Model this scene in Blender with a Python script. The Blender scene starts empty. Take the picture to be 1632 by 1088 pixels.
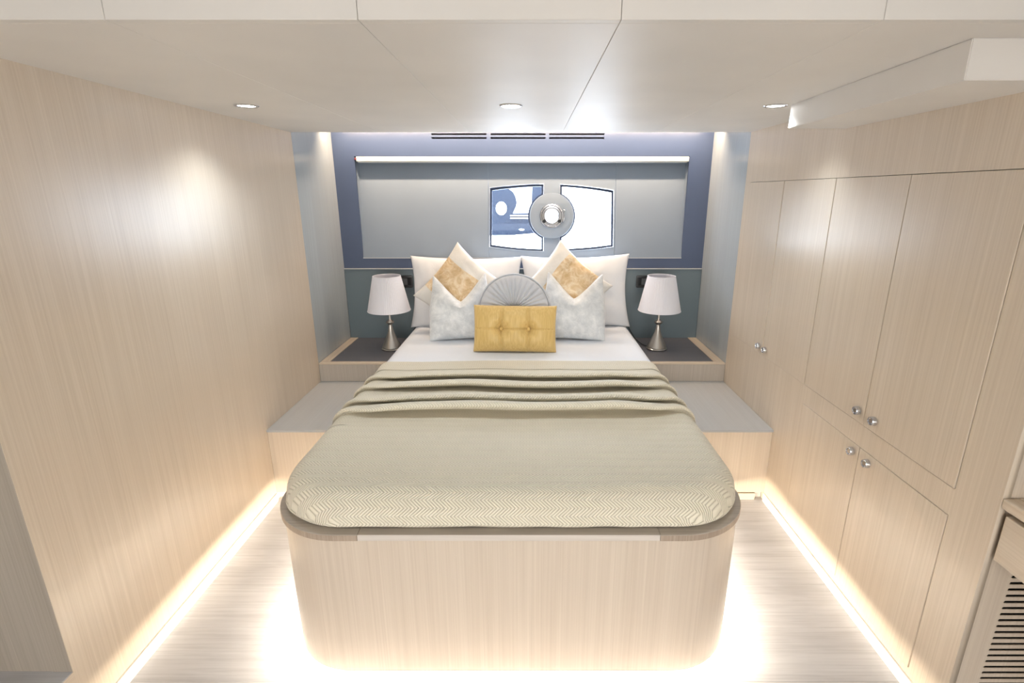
import bpy, bmesh, math, random
from mathutils import Vector, Matrix, Euler, noise
random.seed(7)
sc = bpy.context.scene
C = sc.collection
PI = math.pi

# ------------------------------------------------------------------ camera
cam_d = bpy.data.cameras.new('camera')
cam = bpy.data.objects.new('camera', cam_d); C.objects.link(cam)
cam_d.sensor_width = 36.0
cam_d.lens = 36.0 * 816.7 / 1632
cam_d.shift_x = -29.0 / 1632
cam_d.clip_start = 0.02
cam.location = (0, 0, 1.62)
cam.rotation_euler = (math.radians(90 - 16.12), 0, 0)
sc.camera = cam

# ------------------------------------------------------------------ world, exposure, lights
w = bpy.data.worlds.new('world'); sc.world = w; w.use_nodes = True
bg = w.node_tree.nodes['Background']
bg.inputs['Color'].default_value = (0.80, 0.92, 1.08, 1)
bg.inputs['Strength'].default_value = 13.0
sc.view_settings.view_transform = 'Standard'
sc.view_settings.look = 'None'
sc.view_settings.gamma = 1.0
sc.view_settings.use_curve_mapping = False
sc.view_settings.exposure = 0.5
COOL = (0.78, 0.90, 1.0); WARM = (1.0, 0.88, 0.72); NEUT = (1.0, 0.97, 0.92)

def area(name, loc, rot, sx, sy, power, col, portal=False, spread=None):
    d = bpy.data.lights.new(name, 'AREA'); d.shape = 'RECTANGLE'; d.size = sx; d.size_y = sy
    d.energy = power; d.color = col
    if spread: d.spread = spread
    if portal: d.cycles.is_portal = True
    o = bpy.data.objects.new(name, d); C.objects.link(o); o.location = loc; o.rotation_euler = rot
    return o
FRONT_FILL = 27.0; SPOT = 9.5; LED = 27.0; COVE = 17.0; SALOON = 8.0
# added fill lights, front and overhead, in the unseen saloon behind the camera
area('saloon_front_fill', (0.0, -1.85, 1.05), (math.radians(76), 0, 0), 2.6, 1.3, FRONT_FILL, (1.0, 0.975, 0.94), spread=math.radians(120))
area('saloon_ceiling_fill', (0.0, -0.55, 2.33), (0, 0, 0), 2.2, 1.2, SALOON, (0.84, 0.93, 1.0))
# daylight entering by the porthole window
area('window_portal', (0.16, 4.05, 1.45), (math.radians(-90), 0, 0), 1.1, 0.6, 1, COOL, portal=True)
for i, x in enumerate((-1.145, -0.078, 0.99)):
    d = bpy.data.lights.new('downlight_beam', 'SPOT'); d.energy = SPOT; d.color = (0.84, 0.93, 1.0)
    d.spot_size = math.radians(130); d.spot_blend = 1.0; d.shadow_soft_size = 0.035
    o = bpy.data.objects.new('downlight_beam', d); C.objects.link(o); o.location = (x, 2.25, 1.935)
# LED tape round the recessed plinth of the bed
def hstrip(x0, y0, x1, y1, nx, ny, pw, z=0.027):
    L = math.hypot(x1 - x0, y1 - y0)
    o = area('plinth_led', ((x0 + x1) / 2, (y0 + y1) / 2, z), (0, 0, 0), L, 0.014, pw, WARM)
    o.rotation_euler = Vector((nx, ny, -2.4)).to_track_quat('-Z', 'Y').to_euler()
    return o
BX0, BX1, BY0 = -0.88, 0.745, 1.376      # bed outline
PL = 0.05
hstrip(BX0 + .26, BY0 + PL - .010, BX1 - .26, BY0 + PL - .010, 0, -1, LED * 1.1)
hstrip(BX0 + PL - .010, BY0 + .26, BX0 + PL - .010, 2.44, -1, 0, LED * .9)
hstrip(BX1 - PL + .010, BY0 + .26, BX1 - PL + .010, 2.44, 1, 0, LED * .9)
for sx, cx_ in ((-1, BX0 + .26), (1, BX1 - .26)):
    for k in range(3):
        a0 = math.radians(90 / 3 * k); a1 = math.radians(90 / 3 * (k + 1)); rr_ = .26 - PL + .014; am = (a0 + a1) / 2
        hstrip(cx_ + sx * rr_ * math.cos(a0), BY0 + .26 - rr_ * math.sin(a0), cx_ + sx * rr_ * math.cos(a1), BY0 + .26 - rr_ * math.sin(a1), sx * math.cos(am), -math.sin(am), LED * .11)
# LED cove above the head end
cv = area('cove_led', (-0.053, 3.65, 2.07), (0, 0, 0), 2.6, 0.02, COVE, (1.0, 0.76, 0.54)); cv.rotation_euler = Vector((0, .8, -1)).to_track_quat('-Z', 'Y').to_euler()

# ------------------------------------------------------------------ materials
def mat(name, col, rough=0.5, metal=0.0, emit=None, estr=0.0, coat=0.0, spec=None, trans=0.0, ior=1.45, alpha=1.0, sheen=0.0):
    m = bpy.data.materials.new(name); m.use_nodes = True
    b = m.node_tree.nodes['Principled BSDF']
    b.inputs['Base Color'].default_value = (*col, 1); b.inputs['Roughness'].default_value = rough
    b.inputs['Metallic'].default_value = metal; b.inputs['IOR'].default_value = ior
    b.inputs['Transmission Weight'].default_value = trans
    b.inputs['Coat Weight'].default_value = coat; b.inputs['Coat Roughness'].default_value = .25
    b.inputs['Sheen Weight'].default_value = sheen
    if spec is not None: b.inputs['Specular IOR Level'].default_value = spec
    if emit: b.inputs['Emission Color'].default_value = (*emit, 1); b.inputs['Emission Strength'].default_value = estr
    return m
def N(m, t, **kw):
    n = m.node_tree.nodes.new(t)
    for k, v in kw.items():
        if k in n.inputs: n.inputs[k].default_value = v
        else: setattr(n, k, v)
    return n
def L(m, a, b): m.node_tree.links.new(a, b)
def coords(m, scale, rot=(0, 0, 0), src='Object'):
    tc = N(m, 'ShaderNodeTexCoord'); mp = N(m, 'ShaderNodeMapping')
    mp.inputs['Scale'].default_value = scale; mp.inputs['Rotation'].default_value = rot
    L(m, tc.outputs[src], mp.inputs['Vector']); return mp.outputs['Vector']
def ramp(m, fac, stops):
    r = N(m, 'ShaderNodeValToRGB'); e = r.color_ramp.elements
    while len(e) < len(stops): e.new(0.5)
    for k, (p, c) in enumerate(stops): e[k].position = p; e[k].color = (*c, 1)
    L(m, fac, r.inputs['Fac']); return r.outputs['Color']
def bump(m, h, strength=.2, dist=.002, prev=None):
    b = N(m, 'ShaderNodeBump'); b.inputs['Strength'].default_value = strength; b.inputs['Distance'].default_value = dist
    L(m, h, b.inputs['Height'])
    if prev: L(m, prev, b.inputs['Normal'])
    L(m, b.outputs['Normal'], m.node_tree.nodes['Principled BSDF'].inputs['Normal']); return b.outputs['Normal']
def mix(m, a, b, fac=.5, mode='MULTIPLY'):
    n = N(m, 'ShaderNodeMix'); n.data_type = 'RGBA'; n.blend_type = mode
    if isinstance(fac, float): n.inputs['Factor'].default_value = fac
    else: L(m, fac, n.inputs['Factor'])
    for s, v in (('A', a), ('B', b)):
        sk = [i for i in n.inputs if i.name == s and i.type == 'RGBA'][0]
        if isinstance(v, tuple): sk.default_value = (*v, 1)
        else: L(m, v, sk)
    return [o for o in n.outputs if o.type == 'RGBA'][0]

def veneer(name, lo, hi, axis='z', rough=.29, coat=.0, fine=170.0):
    """straight-grained veneer: fine streaks running along one axis"""
    m = mat(name, lo, rough, coat=coat, spec=.8)
    s = {'x': (1.2, fine, fine), 'y': (fine, 1.2, fine), 'z': (fine, fine, 1.2)}[axis]
    s2 = {'x': (.5, 18, 18), 'y': (18, .5, 18), 'z': (18, 18, .5)}[axis]
    n1 = N(m, 'ShaderNodeTexNoise', Scale=1.0, Detail=3.0, Roughness=.6); L(m, coords(m, s), n1.inputs['Vector'])
    n2 = N(m, 'ShaderNodeTexNoise', Scale=1.0, Detail=3.0, Roughness=.5); L(m, coords(m, s2), n2.inputs['Vector'])
    mid = tuple((a + b) / 2 for a, b in zip(lo, hi))
    c1 = ramp(m, n1.outputs['Fac'], [(.25, lo), (.5, mid), (.75, hi)])
    c2 = ramp(m, n2.outputs['Fac'], [(.35, (.965, .96, .955)), (.65, (1.0, 1.0, 1.0))])
    L(m, mix(m, c1, c2, 1.0), m.node_tree.nodes['Principled BSDF'].inputs['Base Color'])
    bump(m, n1.outputs['Fac'], .06, .0008)
    return m
M = {}
M['wood'] = veneer('ash_veneer', (.60, .50, .385), (.71, .61, .49))
M['wood_x'] = veneer('ash_veneer_cross', (.60, .50, .385), (.71, .61, .49), 'x')
M['wood_y'] = veneer('ash_veneer_long', (.60, .50, .385), (.71, .61, .49), 'y')
M['bedwood'] = veneer('ash_bed_panel', (.56, .465, .37), (.66, .565, .46))
M['rim'] = veneer('greyed_ash_rim', (.36, .31, .255), (.50, .445, .38), 'x', .35)
M['rimedge'] = veneer('pale_ash_edge', (.55, .49, .43), (.70, .64, .58), 'x', .35, fine=40)
M['endgrain'] = veneer('end_grain_block', (.30, .225, .165), (.46, .37, .29), 'z', .4, fine=260)
M['rawwood'] = veneer('natural_oak_trim', (.60, .48, .35), (.74, .63, .50), 'x', .35)
M['rawwood_y'] = veneer('natural_oak_trim_long', (.60, .48, .35), (.74, .63, .50), 'y', .35)
M['wood_bluelit'] = veneer('ash_panel_blue_lit', (.40, .44, .465), (.47, .51, .53), 'z', .22)  # ash veneer with the blue of reflected window light put into its colour
M['greyfront'] = veneer('grey_brown_front', (.44, .385, .32), (.56, .50, .43), 'z', .35)
M['endwall'] = veneer('brown_grey_end_panel', (.34, .295, .24), (.45, .395, .33), 'z', .35)
M['shelf'] = veneer('pale_grey_shelf', (.52, .515, .50), (.57, .565, .55), 'y', .3)
M['inlay'] = veneer('slate_inlay', (.10, .10, .115), (.14, .14, .16), 'x', .45, fine=220)
M['skirt'] = mat('white_skirting', (.80, .76, .70), .35)
M['white'] = mat('white_gloss', (.80, .80, .80), .3)
M['edge'] = mat('grey_edge_band', (.42, .43, .44), .35)

def leather(name, col, rough=.45, bs=.08, sc_=900.0):
    m = mat(name, col, rough)
    n = N(m, 'ShaderNodeTexVoronoi', Scale=sc_); L(m, coords(m, (1, 1, 1)), n.inputs['Vector'])
    n2 = N(m, 'ShaderNodeTexNoise', Scale=2.5, Detail=2.0)
    L(m, coords(m, (1, 1, 1)), n2.inputs['Vector'])
    c = ramp(m, n2.outputs['Fac'], [(.3, tuple(v * .96 for v in col)), (.7, tuple(min(1, v * 1.03) for v in col))])
    L(m, c, m.node_tree.nodes['Principled BSDF'].inputs['Base Color'])
    bump(m, n.outputs['Distance'], bs, .0006); return m
M['ceiling'] = leather('cream_ceiling_leatherette', (.76, .725, .68), .5)
M['ceiling'].node_tree.nodes['Principled BSDF'].inputs['Specular IOR Level'].default_value = .3
M['blue'] = leather('navy_blue_panel', (.070, .098, .175), .28)
M['recess'] = leather('slate_blue_recess_panel', (.255, .305, .37), .38)
M['head'] = leather('dark_grey_headboard', (.15, .195, .22), .40)
M['joint'] = mat('dark_joint', (.03, .028, .025), .7)
M['chrome'] = mat('chrome', (.62, .62, .64), .16, 1.0)
M['nickel'] = mat('brushed_nickel', (.50, .475, .44), .30, 1.0)
M['black'] = mat('black_plastic', (.015, .017, .02), .3)
M['module'] = mat('grey_switch_module', (.10, .11, .12), .4)
M['cable'] = mat('black_cable', (.02, .02, .022), .5)
M['lens'] = mat('lit_lens', (1, 1, 1), .4, emit=(.95, .98, 1.0), estr=9.0)
M['tape'] = mat('warm_led_tape', (1, .95, .85), .4, emit=WARM, estr=5.0)
M['alu'] = mat('white_aluminium', (.55, .56, .57), .35)
M['red'] = mat('dark_red_end', (.16, .02, .02), .4)
M['lip'] = mat('pale_blue_window_lip', (.42, .48, .56), .35)
M['duct'] = mat('slot_shade_black', (.006, .005, .005), .9, spec=.1)  # near-black colour stands in for the shade inside the air slots
M['gasket'] = mat('dark_blue_gasket', (.03, .045, .09), .35)
M['mat_grey'] = mat('charcoal_desk_mat', (.07, .075, .085), .5)

def glass(name, tint=(1, 1, 1)):
    m = bpy.data.materials.new(name); m.use_nodes = True; nt = m.node_tree; nt.nodes.clear()
    o = nt.nodes.new('ShaderNodeOutputMaterial'); t = nt.nodes.new('ShaderNodeBsdfTransparent'); g = nt.nodes.new('ShaderNodeBsdfGlossy')
    mx = nt.nodes.new('ShaderNodeMixShader'); mx.inputs[0].default_value = .05
    t.inputs[0].default_value = (*tint, 1); g.inputs['Roughness'].default_value = .03
    nt.links.new(t.outputs[0], mx.inputs[1]); nt.links.new(g.outputs[0], mx.inputs[2]); nt.links.new(mx.outputs[0], o.inputs[0])
    return m
M['glass'] = glass('clear_window_glass')

def floor_mat():
    m = mat('washed_oak_planks', (.6, .57, .55), .38)
    n1 = N(m, 'ShaderNodeTexNoise', Scale=1.0, Detail=5.0, Roughness=.65, Distortion=.3); L(m, coords(m, (2.2, 90, 1)), n1.inputs['Vector'])
    n2 = N(m, 'ShaderNodeTexNoise', Scale=1.0, Detail=3.0, Distortion=1.5); L(m, coords(m, (1.6, 7, 1)), n2.inputs['Vector'])
    c1 = ramp(m, n1.outputs['Fac'], [(.28, (.47, .465, .47)), (.5, (.57, .565, .57)), (.72, (.63, .625, .63))])
    c2 = ramp(m, n2.outputs['Fac'], [(.3, (.86, .855, .855)), (.6, (1, 1, 1))])
    oi = N(m, 'ShaderNodeObjectInfo'); c3 = ramp(m, oi.outputs['Random'], [(0, (.95, .95, .95)), (1, (1, 1, 1))])
    L(m, mix(m, mix(m, c1, c2, 1.0), c3, 1.0), m.node_tree.nodes['Principled BSDF'].inputs['Base Color'])
    bump(m, n1.outputs['Fac'], .1, .001); return m
M['floor'] = floor_mat()
M['greyfloor'] = floor_mat()

def math_node(m, op, a, b=None, c=None):
    n = N(m, 'ShaderNodeMath', operation=op)
    for k, v in enumerate((a, b, c)):
        if v is None: continue
        if isinstance(v, (int, float)): n.inputs[k].default_value = v
        else: L(m, v, n.inputs[k])
    return n.outputs[0]

def coverlet_mat():
    """quilted zigzag stitch: short diagonal ribs whose slant flips from band to band"""
    m = mat('beige_quilted_cotton', (.60, .545, .425), .62, sheen=.15)
    tc = N(m, 'ShaderNodeTexCoord'); sp = N(m, 'ShaderNodeSeparateXYZ'); L(m, tc.outputs['UV'], sp.inputs[0])
    tri = math_node(m, 'PINGPONG', math_node(m, 'ADD', sp.outputs['Y'], 1.04), .026)
    ph = math_node(m, 'MULTIPLY', math_node(m, 'ADD', sp.outputs['X'], math_node(m, 'MULTIPLY', tri, 1.1)), 2 * PI / .0118)
    rib = math_node(m, 'ABSOLUTE', math_node(m, 'SINE', math_node(m, 'MULTIPLY', ph, .5)))
    rib = math_node(m, 'POWER', rib, .55)
    tc2 = coords(m, (1, 1, 1)); n = N(m, 'ShaderNodeTexNoise', Scale=420.0, Detail=2.0); L(m, tc2, n.inputs['Vector'])
    c = ramp(m, rib, [(.0, (.48, .415, .30)), (.45, (.755, .69, .54)), (1, (.86, .795, .645))])  # groove colour darkened to stand for shade between the ribs
    L(m, c, m.node_tree.nodes['Principled BSDF'].inputs['Base Color'])
    p = bump(m, rib, .8, .004); bump(m, n.outputs['Fac'], .12, .0006, p); return m
M['coverlet'] = coverlet_mat()

def fabric(name, col, rough=.75, weave=700.0, bs=.12, var=.05, sheen=.1, wrinkle=.0, wscale=14.0):
    m = mat(name, col, rough, sheen=sheen)
    v = coords(m, (1, 1, 1)); n = N(m, 'ShaderNodeTexNoise', Scale=weave, Detail=2.0); L(m, v, n.inputs['Vector'])
    n2 = N(m, 'ShaderNodeTexNoise', Scale=wscale, Detail=4.0, Distortion=.8); L(m, v, n2.inputs['Vector'])
    c = ramp(m, n2.outputs['Fac'], [(.3, tuple(x * (1 - var) for x in col)), (.7, tuple(min(1, x * (1 + var)) for x in col))])
    L(m, c, m.node_tree.nodes['Principled BSDF'].inputs['Base Color'])
    p = bump(m, n.outputs['Fac'], bs, .0006)
    if wrinkle: bump(m, n2.outputs['Fac'], wrinkle, .01, p)
    return m
M['sheet'] = fabric('white_bed_linen', (.80, .825, .87), .8, wrinkle=.12, wscale=5.0, var=.01)
M['pillow'] = fabric('white_pillow_cotton', (.75, .76, .78), .8, wrinkle=.35, wscale=9.0, var=.015)
M['ivory'] = fabric('ivory_cushion_satin', (.74, .71, .66), .5, wrinkle=.25, var=.03, wscale=12)
M['silver'] = fabric('silver_pleated_satin', (.58, .60, .64), .42, wrinkle=.12, var=.03)
M['mattress'] = fabric('white_mattress', (.75, .75, .75))
M['shade'] = mat('white_lamp_shade', (.80, .79, .84), .7)

def velvet():
    m = mat('crushed_silver_velvet', (.70, .72, .74), .45, sheen=.5)
    v = coords(m, (1, 1, 1.0)); n = N(m, 'ShaderNodeTexNoise', Scale=13.0, Detail=7.0, Roughness=.72, Distortion=.35); L(m, v, n.inputs['Vector'])
    c = ramp(m, n.outputs['Fac'], [(.32, (.56, .585, .60)), (.5, (.70, .72, .73)), (.66, (.86, .87, .87))])
    L(m, c, m.node_tree.nodes['Principled BSDF'].inputs['Base Color']); bump(m, n.outputs['Fac'], .5, .006); return m
M['velvet'] = velvet()
def banded():
    """ivory satin cover with one crushed gold band sewn across it"""
    m = mat('ivory_satin_with_gold_band', (.74, .71, .66), .45)
    tc = N(m, 'ShaderNodeTexCoord'); sp = N(m, 'ShaderNodeSeparateXYZ'); L(m, tc.outputs['Object'], sp.inputs[0])
    wv = math_node(m, 'MULTIPLY', math_node(m, 'SINE', math_node(m, 'MULTIPLY', sp.outputs['Z'], 13.0)), .008)
    xx = math_node(m, 'ADD', sp.outputs['X'], wv)
    inb = math_node(m, 'LESS_THAN', math_node(m, 'ABSOLUTE', math_node(m, 'ADD', xx, .0)), .125)
    v = coords(m, (1, 1, 1)); n = N(m, 'ShaderNodeTexNoise', Scale=15.0, Detail=5.0, Distortion=1.4, Roughness=.65); L(m, v, n.inputs['Vector'])
    gold = ramp(m, n.outputs['Fac'], [(.34, (.62, .43, .22)), (.5, (.76, .58, .36)), (.66, (.88, .76, .58))])
    n2 = N(m, 'ShaderNodeTexNoise', Scale=12.0, Detail=4.0, Distortion=.8); L(m, v, n2.inputs['Vector'])
    iv = ramp(m, n2.outputs['Fac'], [(.3, (.72, .70, .65)), (.7, (.80, .78, .74))])
    b = m.node_tree.nodes['Principled BSDF']
    L(m, mix(m, iv, gold, inb, 'MIX'), b.inputs['Base Color'])
    L(m, math_node(m, 'MULTIPLY', inb, .25), b.inputs['Metallic'])
    bump(m, n.outputs['Fac'], .4, .006); return m
M['banded'] = banded()
def goldfab():
    m = mat('mustard_dupion', (.62, .42, .12), .42, sheen=.2)
    n = N(m, 'ShaderNodeTexNoise', Scale=1.0, Detail=3.0); L(m, coords(m, (160, 160, 9)), n.inputs['Vector'])
    c = ramp(m, n.outputs['Fac'], [(.3, (.62, .41, .13)), (.7, (.74, .53, .21))])
    L(m, c, m.node_tree.nodes['Principled BSDF'].inputs['Base Color']); bump(m, n.outputs['Fac'], .15, .001); return m
M['gold'] = goldfab()

# ------------------------------------------------------------------ mesh helpers
def prop(o, label=None, cat=None, group=None, kind=None):
    if label: o['label'] = label
    if cat: o['category'] = cat
    if group: o['group'] = group
    if kind: o['kind'] = kind
    return o
ORG = {}
def obj(name, bm, m, parent=None, local=False, smooth=False):
    """link a bmesh as ONE object; world coordinates unless local"""
    me = bpy.data.meshes.new(name)
    if parent is not None and not local:
        bmesh.ops.translate(bm, verts=bm.verts, vec=-ORG[parent.name])
    bmesh.ops.recalc_face_normals(bm, faces=bm.faces)
    bm.to_mesh(me); bm.free()
    for mm in (m if isinstance(m, (list, tuple)) else [m]): me.materials.append(mm)
    if smooth:
        for p in me.polygons: p.use_smooth = True
        if smooth == 'auto':
            me.set_sharp_from_angle(angle=math.radians(35))
    o = bpy.data.objects.new(name, me); C.objects.link(o)
    if parent is not None: o.parent = parent; ORG[o.name] = ORG[parent.name]
    else: ORG[o.name] = Vector((0, 0, 0))
    return o
def empty(name, loc, label=None, cat=None, group=None, rot=(0, 0, 0), kind=None):
    o = bpy.data.objects.new(name, None); C.objects.link(o); o.location = loc; o.rotation_euler = rot
    o.empty_display_size = .05; ORG[o.name] = Vector(loc); return prop(o, label, cat, group, kind)
def box(bm, x0, x1, y0, y1, z0, z1, bev=0.0, seg=2):
    b = bmesh.new(); bmesh.ops.create_cube(b, size=1)
    for v in b.verts: v.co = Vector(((x0 + x1) / 2 + v.co.x * (x1 - x0), (y0 + y1) / 2 + v.co.y * (y1 - y0), (z0 + z1) / 2 + v.co.z * (z1 - z0)))
    if bev: bmesh.ops.bevel(b, geom=b.edges[:] + b.verts[:], offset=bev, segments=seg, profile=.6, affect='EDGES')
    me = bpy.data.meshes.new('t'); b.to_mesh(me); b.free(); bm.from_mesh(me); bpy.data.meshes.remove(me); return bm
def B(*a, **k): return box(bmesh.new(), *a, **k)
def loft(bm, rings, closed=True, cap0=True, cap1=True):
    rows = [[bm.verts.new(p) for p in r] for r in rings]
    n = len(rows[0])
    for a, b in zip(rows, rows[1:]):
        for i in range(n if closed else n - 1):
            j = (i + 1) % n
            bm.faces.new((a[i], a[j], b[j], b[i]))
    if cap0: bm.faces.new(rows[0][::-1])
    if cap1: bm.faces.new(rows[-1])
    return rows
def lathe(prof, n=48, cx=0, cy=0, cap0=False, cap1=False):
    bm = bmesh.new()
    loft(bm, [[(cx + r * math.cos(2 * PI * i / n), cy + r * math.sin(2 * PI * i / n), z) for i in range(n)] for r, z in prof], True, cap0, cap1)
    return bm
def tube(pts, r, n=10):
    bm = bmesh.new(); rings = []; P = [Vector(p) for p in pts]
    up = Vector((0, 0, 1)); prev = None
    for i, p in enumerate(P):
        t = (P[min(i + 1, len(P) - 1)] - P[max(i - 1, 0)]).normalized()
        a = t.cross(up if abs(t.z) < .95 else Vector((1, 0, 0))).normalized()
        if prev and a.dot(prev) < 0: a = -a
        prev = a; b = t.cross(a).normalized()
        rings.append([p + a * r * math.cos(2 * PI * k / n) + b * r * math.sin(2 * PI * k / n) for k in range(n)])
    loft(bm, rings); return bm
def smooth_path(pts, k=6):
    P = [Vector(p) for p in pts]; out = []
    for i in range(len(P) - 1):
        p0 = P[max(i - 1, 0)]; p1 = P[i]; p2 = P[i + 1]; p3 = P[min(i + 2, len(P) - 1)]
        for j in range(k):
            t = j / k
            out.append(.5 * ((2 * p1) + (-p0 + p2) * t + (2 * p0 - 5 * p1 + 4 * p2 - p3) * t * t + (-p0 + 3 * p1 - 3 * p2 + p3) * t ** 3))
    out.append(P[-1]); return out
def rrect(x0, x1, y0, y1, r, n=10, corners=(1, 1, 1, 1)):
    """rounded rectangle outline, corners in order (x0y0, x1y0, x1y1, x0y1)"""
    out = []
    for k, (cx, cy, a0) in enumerate(((x0, y0, PI), (x1, y0, 1.5 * PI), (x1, y1, 0), (x0, y1, .5 * PI))):
        rr = r if corners[k] else 0
        ox = cx + (rr if k in (0, 3) else -rr); oy = cy + (rr if k in (0, 1) else -rr)
        if rr == 0: out.append((ox, oy)); continue
        for i in range(n + 1):
            a = a0 + .5 * PI * i / n
            out.append((ox + rr * math.cos(a), oy + rr * math.sin(a)))
    return out
def plate(outlines, t, bev=0.0):
    """flat sheet with holes (2D curve fill) in the local XY plane, thickness t about z=0; returns a bmesh"""
    cu = bpy.data.curves.new('plate', 'CURVE'); cu.dimensions = '2D'; cu.fill_mode = 'BOTH'; cu.extrude = t / 2 - bev; cu.bevel_depth = bev
    cu.bevel_resolution = 1
    for pts in outlines:
        s = cu.splines.new('POLY'); s.points.add(len(pts) - 1); s.use_cyclic_u = True
        for q, p in zip(s.points, pts): q.co = (p[0], p[1], 0, 1)
    o = bpy.data.objects.new('plate', cu); C.objects.link(o)
    dg = bpy.context.evaluated_depsgraph_get(); me = bpy.data.meshes.new_from_object(o.evaluated_get(dg))
    bm = bmesh.new(); bm.from_mesh(me)
    bpy.data.objects.remove(o); bpy.data.curves.remove(cu); bpy.data.meshes.remove(me)
    bmesh.ops.remove_doubles(bm, verts=bm.verts, dist=1e-5)
    return bm
def rect(x0, x1, y0, y1): return [(x0, y0), (x1, y0), (x1, y1), (x0, y1)]
def place(bm, mtx): bmesh.ops.transform(bm, matrix=mtx, verts=bm.verts); return bm
# plane helpers: map plate XY to world planes
XZ = lambda y: Matrix(((1, 0, 0, 0), (0, 0, -1, y), (0, 1, 0, 0), (0, 0, 0, 1)))     # plate (x, z) at depth y
YZ = lambda x: Matrix(((0, 0, 1, x), (1, 0, 0, 0), (0, 1, 0, 0), (0, 0, 0, 1)))      # plate (y, z) at x
def copy_tree(o, parent=None):
    c = o.copy(); C.objects.link(c)
    if parent: c.parent = parent
    ORG[c.name] = ORG.get(o.name, Vector((0, 0, 0)))
    for ch in list(o.children): copy_tree(ch, c)
    return c
def joined(bms):
    bm = bmesh.new()
    for b in bms:
        me = bpy.data.meshes.new('t'); b.to_mesh(me); b.free(); bm.from_mesh(me); bpy.data.meshes.remove(me)
    return bm

# ------------------------------------------------------------------ room shell
XL, XR = -1.388, 1.281
YF, YC, YB = 1.217, 3.19, 3.83
ZC = 1.96
# floor of narrow washed-oak boards laid across the cabin
fl = empty('floor', (0, 0, 0), kind='structure')
obj('subfloor', B(-2.4, 2.4, -2.05, 3.95, -.08, -.012), M['joint'], fl)
yb = 1.604 - .228 * 16; k = 0
while yb < 2.6:
    cut = random.uniform(-.6, .6)
    for (a, b) in ((-1.40, cut), (cut, 1.75)):
        obj('floor_plank', B(a + .0002, b - .0002, yb + .0002, yb + .228 - .0002, -.012, 0, bev=.0005, seg=1), M['floor'], fl)
    yb += .228
# raised side deck on the left
prop(obj('floor_left', B(-2.4, XL - .002, -2.05, YF + .05, 0, .2248, bev=.002), [M['greyfloor']]), kind='structure')
prop(obj('trim_1', B(XL - .0015, XL + .0, -2.05, YF, 0.0, .223), M['wood_y']), kind='structure')
# left wall: one long veneered panel, with a thin lap seam
prop(obj('wall_left', B(XL - .06, XL, YF, YC, 0.0, ZC + .06), M['wood']), kind='structure')
prop(obj('baseboard_left', B(XL, XL + .008, YF, 2.46, 0, .048, bev=.002), M['skirt']), kind='structure')
prop(obj('wall_left_end', B(-2.4, XL - .0605, YF + .001, YF + .06, .225, 2.4), M['endwall']), kind='structure')
prop(obj('wall_left_end_edge', B(XL - .060, XL - .0015, YF - .0008, YF - .0001, .225, ZC), M['endwall']), kind='structure')
# side panels of the head niche
prop(obj('wall_left_niche', B(XL - .06, XL - .001, YC + .003, YB - .0003, 0.0, 2.16), M['wood_bluelit']), kind='structure')
prop(obj('wall_right_niche', B(XR + .001, XR + .06, YC + .003, YB - .0003, 0.0, 2.16), M['wood_bluelit']), kind='structure')
# right wall: face frame with openings for the doors
DU = [(2.703, 3.128), (2.248, 2.700), (1.808, 2.245), (1.362, 1.805)]
DL = [(1.798, 2.232), (1.362, 1.795)]
UZ0, UZ1, LZ0, LZ1 = .762, 1.681, .074, .673
G = .0012
holes = [rect(YF, YC, 0.0, ZC + .06), rect(1.360, 3.130, UZ0 - G, UZ1 + G), rect(1.360, 2.234, LZ0 - G, LZ1 + G)]
prop(obj('wall_right', place(plate(holes, .022), YZ(XR + .011)), M['wood']), kind='structure')
prop(obj('baseboard_right', B(XR - .008, XR, YF, 2.46, 0, .048, bev=.002), M['skirt']), kind='structure')
prop(obj('wall_right_back', B(XR + .50, XR + .53, YF, YC, 0, 2.0), M['joint']), kind='structure')
# end wall right of the cabinets, with the air slots
sl = [rect(XR + .0222, 2.4, 0, 2.4)]
for i in range(20):
    z = .568 - .0218 * i
    if z > .03: sl.append(rrect(1.374, 2.05, z - .0048, z + .0048, .0047, 4))
prop(obj('wall_right_end', place(plate(sl, .005), XZ(YF + .004)), M['bedwood']), kind='structure')
prop(obj('wall_right_end_back', B(XR + .03, 2.4, YF + .05, YF + .06, 0, .75), M['duct']), kind='structure')  # black sheet painted as the shade behind the slots
prop(obj('light_seal_cabinet', B(XR + .061, XR + .53, YC + .001, YC + .02, 0, 2.0), M['joint']), kind='structure')  # unseen plate added to keep sky light out of the cabinet cavity
# foreground saloon shell
prop(obj('wall_saloon_left', B(-2.46, -2.4, -2.05, YF + .06, 0, 2.4), M['wood']), kind='structure')
prop(obj('wall_saloon_right', B(2.0, 2.06, -2.05, YF, 0, 2.4), M['wood']), kind='structure')
prop(obj('wall_saloon_back', B(-2.4, 2.0, -2.1, -2.05, 0, 2.4), M['white']), kind='structure')
prop(obj('ceiling_saloon', B(-2.46, 2.46, -2.1, YF, 2.36, 2.42), M['ceiling']), kind='structure')

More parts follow.
